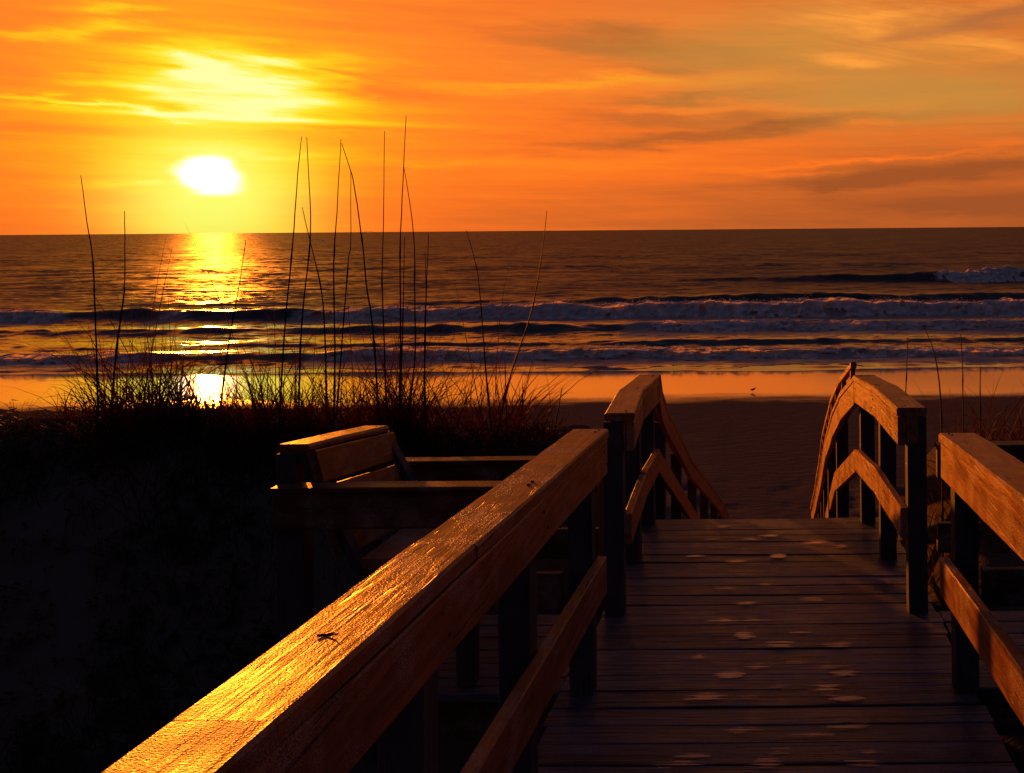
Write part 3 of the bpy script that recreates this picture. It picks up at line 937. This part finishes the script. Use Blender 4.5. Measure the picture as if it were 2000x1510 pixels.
# (label, distance, pixels from tip to base, flag leaf hooks [(x, y, side)])
OATS = [
    ('lone tall stalk furthest left in the grass, small hooked leaf halfway up', 6.3, [(158, 343), (170, 435), (181, 505), (186, 620), (190, 740), (191, 815)], [(181, 508, 1)]),
    ('straight stalk second from the left, tip reaching just above the horizon', 6.4, [(243, 412), (244, 480), (243, 560), (240, 592), (228, 680), (219, 790)], []),
    ('faint thin stalk leaning right just beside the sun glitter', 6.9, [(480, 468), (470, 540), (452, 640), (442, 705), (430, 800)], []),
    ('tall stalk leaning right, leftmost of the central cluster', 6.3, [(589, 267), (581, 346), (572, 472), (556, 643), (547, 792), (545, 850)], [(557, 634, 1)]),
    ('tall stalk with its top bowed left, next to the leftmost of the cluster', 6.5, [(599, 268), (604, 364), (606, 463), (592, 603), (586, 693), (583, 830)], []),
    ('shorter stalk leaning left that crosses the bowed stalk at the horizon', 6.6, [(590, 405), (608, 481), (628, 571), (636, 697), (637, 830)], [(607, 470, 1)]),
    ('tall upright stalk whose tip meets the tip of a left-leaning one', 6.4, [(666, 272), (658, 414), (652, 517), (654, 697), (652, 830)], []),
    ('tall stalk leaning strongly left, its tip touching an upright neighbour', 6.3, [(667, 280), (680, 318), (691, 360), (707, 468), (716, 558), (727, 634), (736, 752), (740, 850)], [(708, 455, 1)]),
    ('slim stalk leaning right between the two that meet at the tip', 6.7, [(685, 335), (685, 472), (680, 513), (669, 652), (660, 774), (656, 830)], []),
    ('straight vertical stalk with a clear gap on both sides', 6.4, [(751, 256), (749, 436), (746, 535), (749, 639), (754, 783), (757, 850)], [(749, 610, 1), (727, 636, 1)]),
    ('tallest stalk of all, its tip highest over the horizon', 6.3, [(793, 226), (788, 333), (782, 472), (782, 580), (782, 697), (779, 850)], []),
    ('stalk that leaves the tallest one at its bend and leans left', 6.5, [(788, 322), (801, 400), (809, 481), (810, 580), (810, 697), (800, 790), (795, 850)], [(810, 505, 1)]),
    ('short dim stalk hidden beside the tallest one, below the horizon', 6.9, [(790, 463), (788, 580), (785, 690), (780, 830)], []),
    ('stalk rising to the horizon at the right end of the central cluster', 6.5, [(837, 456), (833, 562), (829, 670), (831, 850)], []),
    ('thin stalk close against the right-end stalk of the cluster', 6.7, [(830, 494), (832, 562), (830, 700), (828, 840)], []),
    ('stalk leaning left on its own right of the cluster', 6.4, [(911, 450), (932, 531), (941, 625), (948, 715), (960, 850)], [(942, 612, 1)]),
    ('stalk leaning far right, tip at the horizon above the bench rail', 6.4, [(1068, 412), (1056, 513), (1036, 616), (1000, 724), (970, 850)], [(1038, 612, 1)]),
    ('short stub of a stalk between the two leaning right of the cluster', 6.5, [(986, 704), (988, 770), (990, 850)], []),
    ('broken short stalk standing in the grass left of the railing cap', 6.5, [(1022, 756), (1019, 800), (1017, 850)], []),
    ('short stalk leaning right just left of the landing post', 6.5, [(1098, 757), (1092, 790), (1084, 840)], []),
    ('bare stalk behind the sunlit corner of the right landing railing', 6.2, [(1773, 659), (1771, 715), (1769, 775), (1768, 870)], [(1772, 722, 1)]),
    ('stalk bowed over to the left behind the near right railing', 6.2, [(1806, 639), (1823, 684), (1832, 728), (1837, 783), (1840, 890)], []),
    ('thick broken-topped stalk above the near right railing', 6.2, [(1876, 652), (1880, 716), (1881, 789), (1881, 890)], [(1881, 735, 1)]),
    ('short stalk furthest right, rising from the grass tuft', 6.3, [(1915, 716), (1914, 783), (1914, 890)], []),
]
for i, (lab, d, px, hooks) in enumerate(OATS):
    pts = [P(x, y_, d) for x, y_ in px][::-1]
    gz = float(ground_z(pts[0].x, pts[0].y))
    if pts[0].z > gz - 0.03:
        pts.insert(0, Vector((pts[0].x, pts[0].y, gz - 0.05)))
    line = smooth_line(pts, 5)
    for q in line: q.x += rnd.uniform(-1, 1) * 0.0012
    n_ = len(line)
    root = empty('sea_oat_stalk', 'sea oat: ' + lab, 'sea oat', (pts[0].x, pts[0].y, gz), 'dry sea oat stalks on the dune')
    stub = px[-1][1] - px[0][1] < 250
    r0, r1 = (0.0052, 0.0032) if stub else (0.0088, 0.0020)
    rad = [r0 + (r1 - r0) * (k / (n_ - 1)) ** 0.8 for k in range(n_)]
    for k in (n_ // 3, int(n_ * 0.62)):
        rad[k] *= 1.45
    bm = bmesh.new(); tube(line, rad, bm)
    child('stem', bm, STALK, root)
    for hx, hy, sd in hooks:
        b0 = P(hx, hy, d)
        bm = bmesh.new(); blade(bm, b0, (0.55 * sd, 0.05, 0.62), rnd.uniform(0.10, 0.17), 2.6, 0.006, 7)
        child('flag_leaf', bm, STALK, root)
    bm = bmesh.new()
    for _ in range(5):
        blade(bm, Vector((pts[0].x + rnd.uniform(-.02, .02), pts[0].y + rnd.uniform(-.02, .02), gz - 0.02)),
              (rnd.uniform(-.5, .5), rnd.uniform(-.4, .2), 1), rnd.uniform(0.35, 0.6), rnd.uniform(0.8, 1.9), 0.006, 6)
    child('base_leaves', bm, GRASS, root)


# ------------------------------------------------------------------ dune grass and low plants (nobody could count them)
def ribbons(name, base, direc, length, droop, width, mat, nseg=5):
    n_ = len(base)
    side = np.stack([direc[:, 1], -direc[:, 0], np.zeros(n_)], -1)
    sl = np.linalg.norm(side, axis=1, keepdims=True); side = np.where(sl > 1e-3, side / np.maximum(sl, 1e-3), np.array([[1.0, 0, 0]]))
    # mostly turn the flat of the blade any way round
    a = np.random.default_rng(5).uniform(0, 3.14, n_)[:, None]
    side = side * np.cos(a) + np.cross(direc / np.linalg.norm(direc, axis=1, keepdims=True), side) * np.sin(a)
    d = direc / np.linalg.norm(direc, axis=1, keepdims=True)
    p = base.copy()
    V = []
    for i in range(nseg + 1):
        f = i / nseg
        w = (width * (1 - f) ** 0.65 + 0.0006)[:, None]
        V += [p - side * w / 2, p + side * w / 2]
        d = d + np.stack([d[:, 0] * 0.35, d[:, 1] * 0.35, -np.ones(n_)], -1) * (droop / nseg)[:, None] * (0.4 + 1.2 * f)
        d /= np.linalg.norm(d, axis=1, keepdims=True)
        p = p + d * (length / nseg)[:, None]
    V = np.stack(V, 1)                                   # n, 2*(nseg+1), 3
    o = np.arange(n_)[:, None, None] * (2 * (nseg + 1))
    s = np.arange(nseg)[None, :, None] * 2
    Fq = (o + s + np.array([0, 1, 3, 2])[None, None, :]).reshape(-1, 4)
    return from_np(name, V.reshape(-1, 3), Fq, mat)


def grass_patch(lab, clumps, seed):
    rg = np.random.default_rng(seed)
    B, D, L, DR, Wd = [], [], [], [], []
    for (px, spread, count, hgt, d0) in clumps:
        count = int(count * 0.8)
        spread = spread * rg.uniform(0.6, 1.7)
        tall = rg.uniform(0.95, 1.65)
        d_ = d0 + rg.normal(0, 0.28, count)
        xs = (px + rg.normal(0, spread, count) - CX) / F_PX * d_
        z = ground_z(xs, d_) - 0.02
        B.append(np.stack([xs, d_, z], -1))
        off = rg.normal(0, 0.42, count)
        D.append(np.stack([off, rg.normal(0, 0.25, count), np.ones(count)], -1))
        L.append(hgt * tall * (rg.uniform(0.25, 1.1, count) + (rg.random(count) < 0.22) * rg.uniform(0.2, 0.9, count)))
        DR.append(rg.uniform(0.1, 1.7, count) ** 1.3)
        Wd.append(rg.uniform(0.0035, 0.0105, count))
    o = ribbons('dune_grass', np.concatenate(B), np.concatenate(D), np.concatenate(L), np.concatenate(DR), np.concatenate(Wd), GRASS)
    return tag(o, lab, 'grass', kind='stuff')


cl = []
rg0 = random.Random(21)
for px, hgt, cnt in [(60, 0.20, 60), (130, 0.22, 90), (200, 0.42, 170), (235, 0.48, 190), (270, 0.45, 190), (300, 0.42, 180), (335, 0.45, 190), (370, 0.36, 170),
                     (400, 0.32, 150), (430, 0.30, 150), (460, 0.34, 150), (500, 0.46, 200), (535, 0.50, 210), (560, 0.48, 180), (590, 0.44, 190), (620, 0.42, 190),
                     (650, 0.44, 190), (690, 0.42, 180), (720, 0.46, 190), (755, 0.50, 220), (785, 0.46, 200), (815, 0.42, 180), (850, 0.38, 130), (890, 0.42, 120),
                     (930, 0.40, 110), (965, 0.46, 130), (1000, 0.40, 110), (1040, 0.26, 70), (1090, 0.20, 50)]:
    cl.append((px, 18, cnt, hgt, rg0.uniform(6.2, 6.9)))
grass_patch('tangled dry dune grass on the crest left of the walkway', cl, 31)
cl = [(1795, 14, 60, 0.22, 6.4), (1835, 14, 90, 0.25, 6.4), (1870, 14, 110, 0.27, 6.3), (1910, 14, 120, 0.30, 6.4), (1950, 16, 120, 0.32, 6.4), (1990, 18, 130, 0.28, 6.5), (2040, 20, 120, 0.30, 6.5)]
grass_patch('sparse dry grass tuft behind the right railing', cl, 33)
# grass scattered down the shaded landward side
rg1 = np.random.default_rng(77)
cnt = 9000
xs = rg1.uniform(-9, -1.2, cnt); ys = rg1.uniform(3.0, 6.4, cnt)
keep = (fbm(xs * 0.8, ys * 0.8, 3, 140) > -0.35) & ~((xs > -2.1) & (ys < 4.9))
xs, ys = xs[keep], ys[keep]
o = ribbons('dune_grass', np.stack([xs, ys, ground_z(xs, ys) - 0.02], -1), np.stack([rg1.normal(0, .4, len(xs)), rg1.normal(0, .4, len(xs)), np.ones(len(xs))], -1),
            rg1.uniform(0.12, 0.42, len(xs)), rg1.uniform(0.3, 1.8, len(xs)), rg1.uniform(0.003, 0.006, len(xs)), GRASS)
tag(o, 'thin grass scattered over the dark landward side of the dune', 'grass', kind='stuff')


def leaf_patch(lab, spots, seed):
    rg = random.Random(seed)
    V, Fq = [], []
    for (px, spread, n_, h, d0) in spots:
        for _ in range(n_):
            d_ = d0 + rg.gauss(0, 0.22)
            x = (px + rg.gauss(0, spread) - CX) / F_PX * d_
            z = float(ground_z(x, d_))
            hh = h * rg.uniform(0.3, 1.0)
            nl = rg.randint(3, 6)
            lean = rg.gauss(0, 0.25)
            # stem as a thin three-sided sliver
            b = len(V); t_ = Vector((x + lean * hh, d_, z + hh))
            V += [(x - .002, d_, z - .03), (x + .002, d_, z - .03), (t_.x + .001, t_.y, t_.z), (t_.x - .001, t_.y, t_.z)]
            Fq.append((b, b + 1, b + 2, b + 3))
            for k in range(nl):
                f = 0.3 + 0.7 * (k + 1) / nl
                c = Vector((x + lean * hh * f, d_, z + hh * f))
                an = rg.uniform(0, 6.28); ls = rg.uniform(0.028, 0.055)
                dv = Vector((math.cos(an), math.sin(an) * 0.7, rg.uniform(-0.3, 0.7))).normalized() * ls
                sv = dv.cross(Vector((rg.uniform(-.5, .5), rg.uniform(-.5, .5), 1))).normalized() * ls * 0.24
                b = len(V)
                V += [tuple(c), tuple(c + dv * 0.5 + sv), tuple(c + dv), tuple(c + dv * 0.5 - sv)]
                Fq.append((b, b + 1, b + 2, b + 3))
    return tag(from_np('dune_plants', V, Fq, LEAF), lab, 'plants', kind='stuff')


leaf_patch('low leafy plants along the dune top at the far left', [(20, 18, 46, 0.16, 6.3), (60, 25, 30, 0.07, 6.4), (110, 25, 30, 0.08, 6.4), (170, 22, 60, 0.17, 6.4), (215, 20, 60, 0.22, 6.4), (265, 22, 50, 0.2, 6.4),
                                                               (340, 40, 60, 0.16, 6.4), (430, 40, 60, 0.12, 6.4), (520, 30, 50, 0.12, 6.4)], 3)
rgl = random.Random(9)
leaf_patch('low dark creeping plants spread over the shaded side of the dune', [(rgl.uniform(-100, 560), 45, 26, rgl.uniform(0.06, 0.16), rgl.uniform(3.6, 6.1)) for _ in range(60)], 6)
leaf_patch('low leafy plants under the grass between bench and landing', [(620, 40, 70, 0.10, 6.4), (720, 40, 70, 0.10, 6.4), (820, 40, 70, 0.12, 6.4), (920, 40, 80, 0.13, 6.4), (1010, 40, 90, 0.13, 6.4), (1090, 30, 70, 0.11, 6.4)], 4)

# ------------------------------------------------------------------ small things
# frosty footprints on the boards, sun glint put into their orange colour
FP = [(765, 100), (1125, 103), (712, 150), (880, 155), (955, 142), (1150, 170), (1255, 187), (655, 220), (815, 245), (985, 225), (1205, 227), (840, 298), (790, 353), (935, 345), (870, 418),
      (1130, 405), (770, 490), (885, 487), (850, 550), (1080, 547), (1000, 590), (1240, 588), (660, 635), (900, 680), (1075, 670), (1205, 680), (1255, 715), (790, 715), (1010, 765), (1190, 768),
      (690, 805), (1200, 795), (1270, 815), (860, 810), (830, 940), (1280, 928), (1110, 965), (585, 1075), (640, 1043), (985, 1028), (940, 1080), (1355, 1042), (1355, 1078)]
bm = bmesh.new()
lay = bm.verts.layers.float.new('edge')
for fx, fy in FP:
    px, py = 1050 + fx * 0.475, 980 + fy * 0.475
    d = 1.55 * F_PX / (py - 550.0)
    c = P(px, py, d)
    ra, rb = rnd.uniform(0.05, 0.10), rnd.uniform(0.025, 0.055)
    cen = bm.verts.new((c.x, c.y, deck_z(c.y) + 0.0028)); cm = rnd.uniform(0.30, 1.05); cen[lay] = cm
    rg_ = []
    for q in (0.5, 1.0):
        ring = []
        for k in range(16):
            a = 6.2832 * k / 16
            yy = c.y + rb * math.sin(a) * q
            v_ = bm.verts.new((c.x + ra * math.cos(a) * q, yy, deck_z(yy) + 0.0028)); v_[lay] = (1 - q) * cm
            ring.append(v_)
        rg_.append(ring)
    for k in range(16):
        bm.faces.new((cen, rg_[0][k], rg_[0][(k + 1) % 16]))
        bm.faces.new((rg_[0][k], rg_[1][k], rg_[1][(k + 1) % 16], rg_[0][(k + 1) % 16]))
fo = child('frost_glint_patches', bm, FROST_GLINT, None)
tag(fo, 'pale frosty scuffs and footprints on the deck boards, orange sun glint painted in', 'frost', kind='stuff')

# a dead leaf lying on the near left cap board
lf = P(638, 1254, 1.55)
base = ext(l_near, l_far, lf.y)
bm = bmesh.new()
rows = []
for i in range(7):
    f = i / 6
    w = 0.007 * math.sin(math.pi * (0.08 + 0.84 * f)) * (1 + 0.5 * math.sin(i * 2.1))
    c = Vector((lf.x - 0.016 + 0.034 * f, lf.y + 0.006 * math.sin(f * 3), base.z + 0.0022 + 0.0025 * (f - 0.4) ** 2 * 4))
    rows.append((bm.verts.new(c + Vector((0, -w, 0.0005))), bm.verts.new(c), bm.verts.new(c + Vector((0, w, 0.0015)))))
for a_, b_ in zip(rows[:-1], rows[1:]):
    bm.faces.new((a_[0], a_[1], b_[1], b_[0])); bm.faces.new((a_[1], a_[2], b_[2], b_[1]))
leaf = child('dead_leaf', bm, DEADLEAF, None)
tag(leaf, 'small dark curled leaf lying on the sunlit left cap board', 'leaf')


def bird(px, py, lab, flip=1):
    dd = 34.0
    # stand it on the wet sand along the line of sight
    for _ in range(40):
        q = P(px, py, dd)
        dd += (q.z - float(ground_z(q.x, q.y))) * 3.0
    q = P(px, py, dd)
    r = empty('shorebird', lab, 'bird', (q.x, q.y, float(ground_z(q.x, q.y))), None)
    g = Vector(r.location)
    bm = bmesh.new()
    body = [(-0.10, 0.075, 0.004), (-0.06, 0.085, 0.022), (0.0, 0.095, 0.038), (0.05, 0.11, 0.034), (0.075, 0.135, 0.020), (0.09, 0.155, 0.022), (0.108, 0.160, 0.016), (0.118, 0.157, 0.004)]
    tube([g + Vector((x * flip, 0, z)) for x, z, _ in body], [w for _, _, w in body], bm, 8)
    child('body', bm, BIRD, r, True)
    bm = bmesh.new(); tube([g + Vector((0.116 * flip, 0, 0.157)), g + Vector((0.150 * flip, 0, 0.150))], [0.004, 0.001], bm, 5); child('beak', bm, DEADLEAF, r)
    for s in (-0.012, 0.012):
        bm = bmesh.new(); tube([g + Vector((0.005 * flip, s, 0.075)), g + Vector((-0.006 * flip, s, 0.04)), g + Vector((0.003 * flip, s, 0.0))], [0.004, 0.003, 0.003], bm, 5)
        child('leg', bm, DEADLEAF, r)


bird(1470, 766, 'tiny shorebird standing on the wet sand between the stair rails')
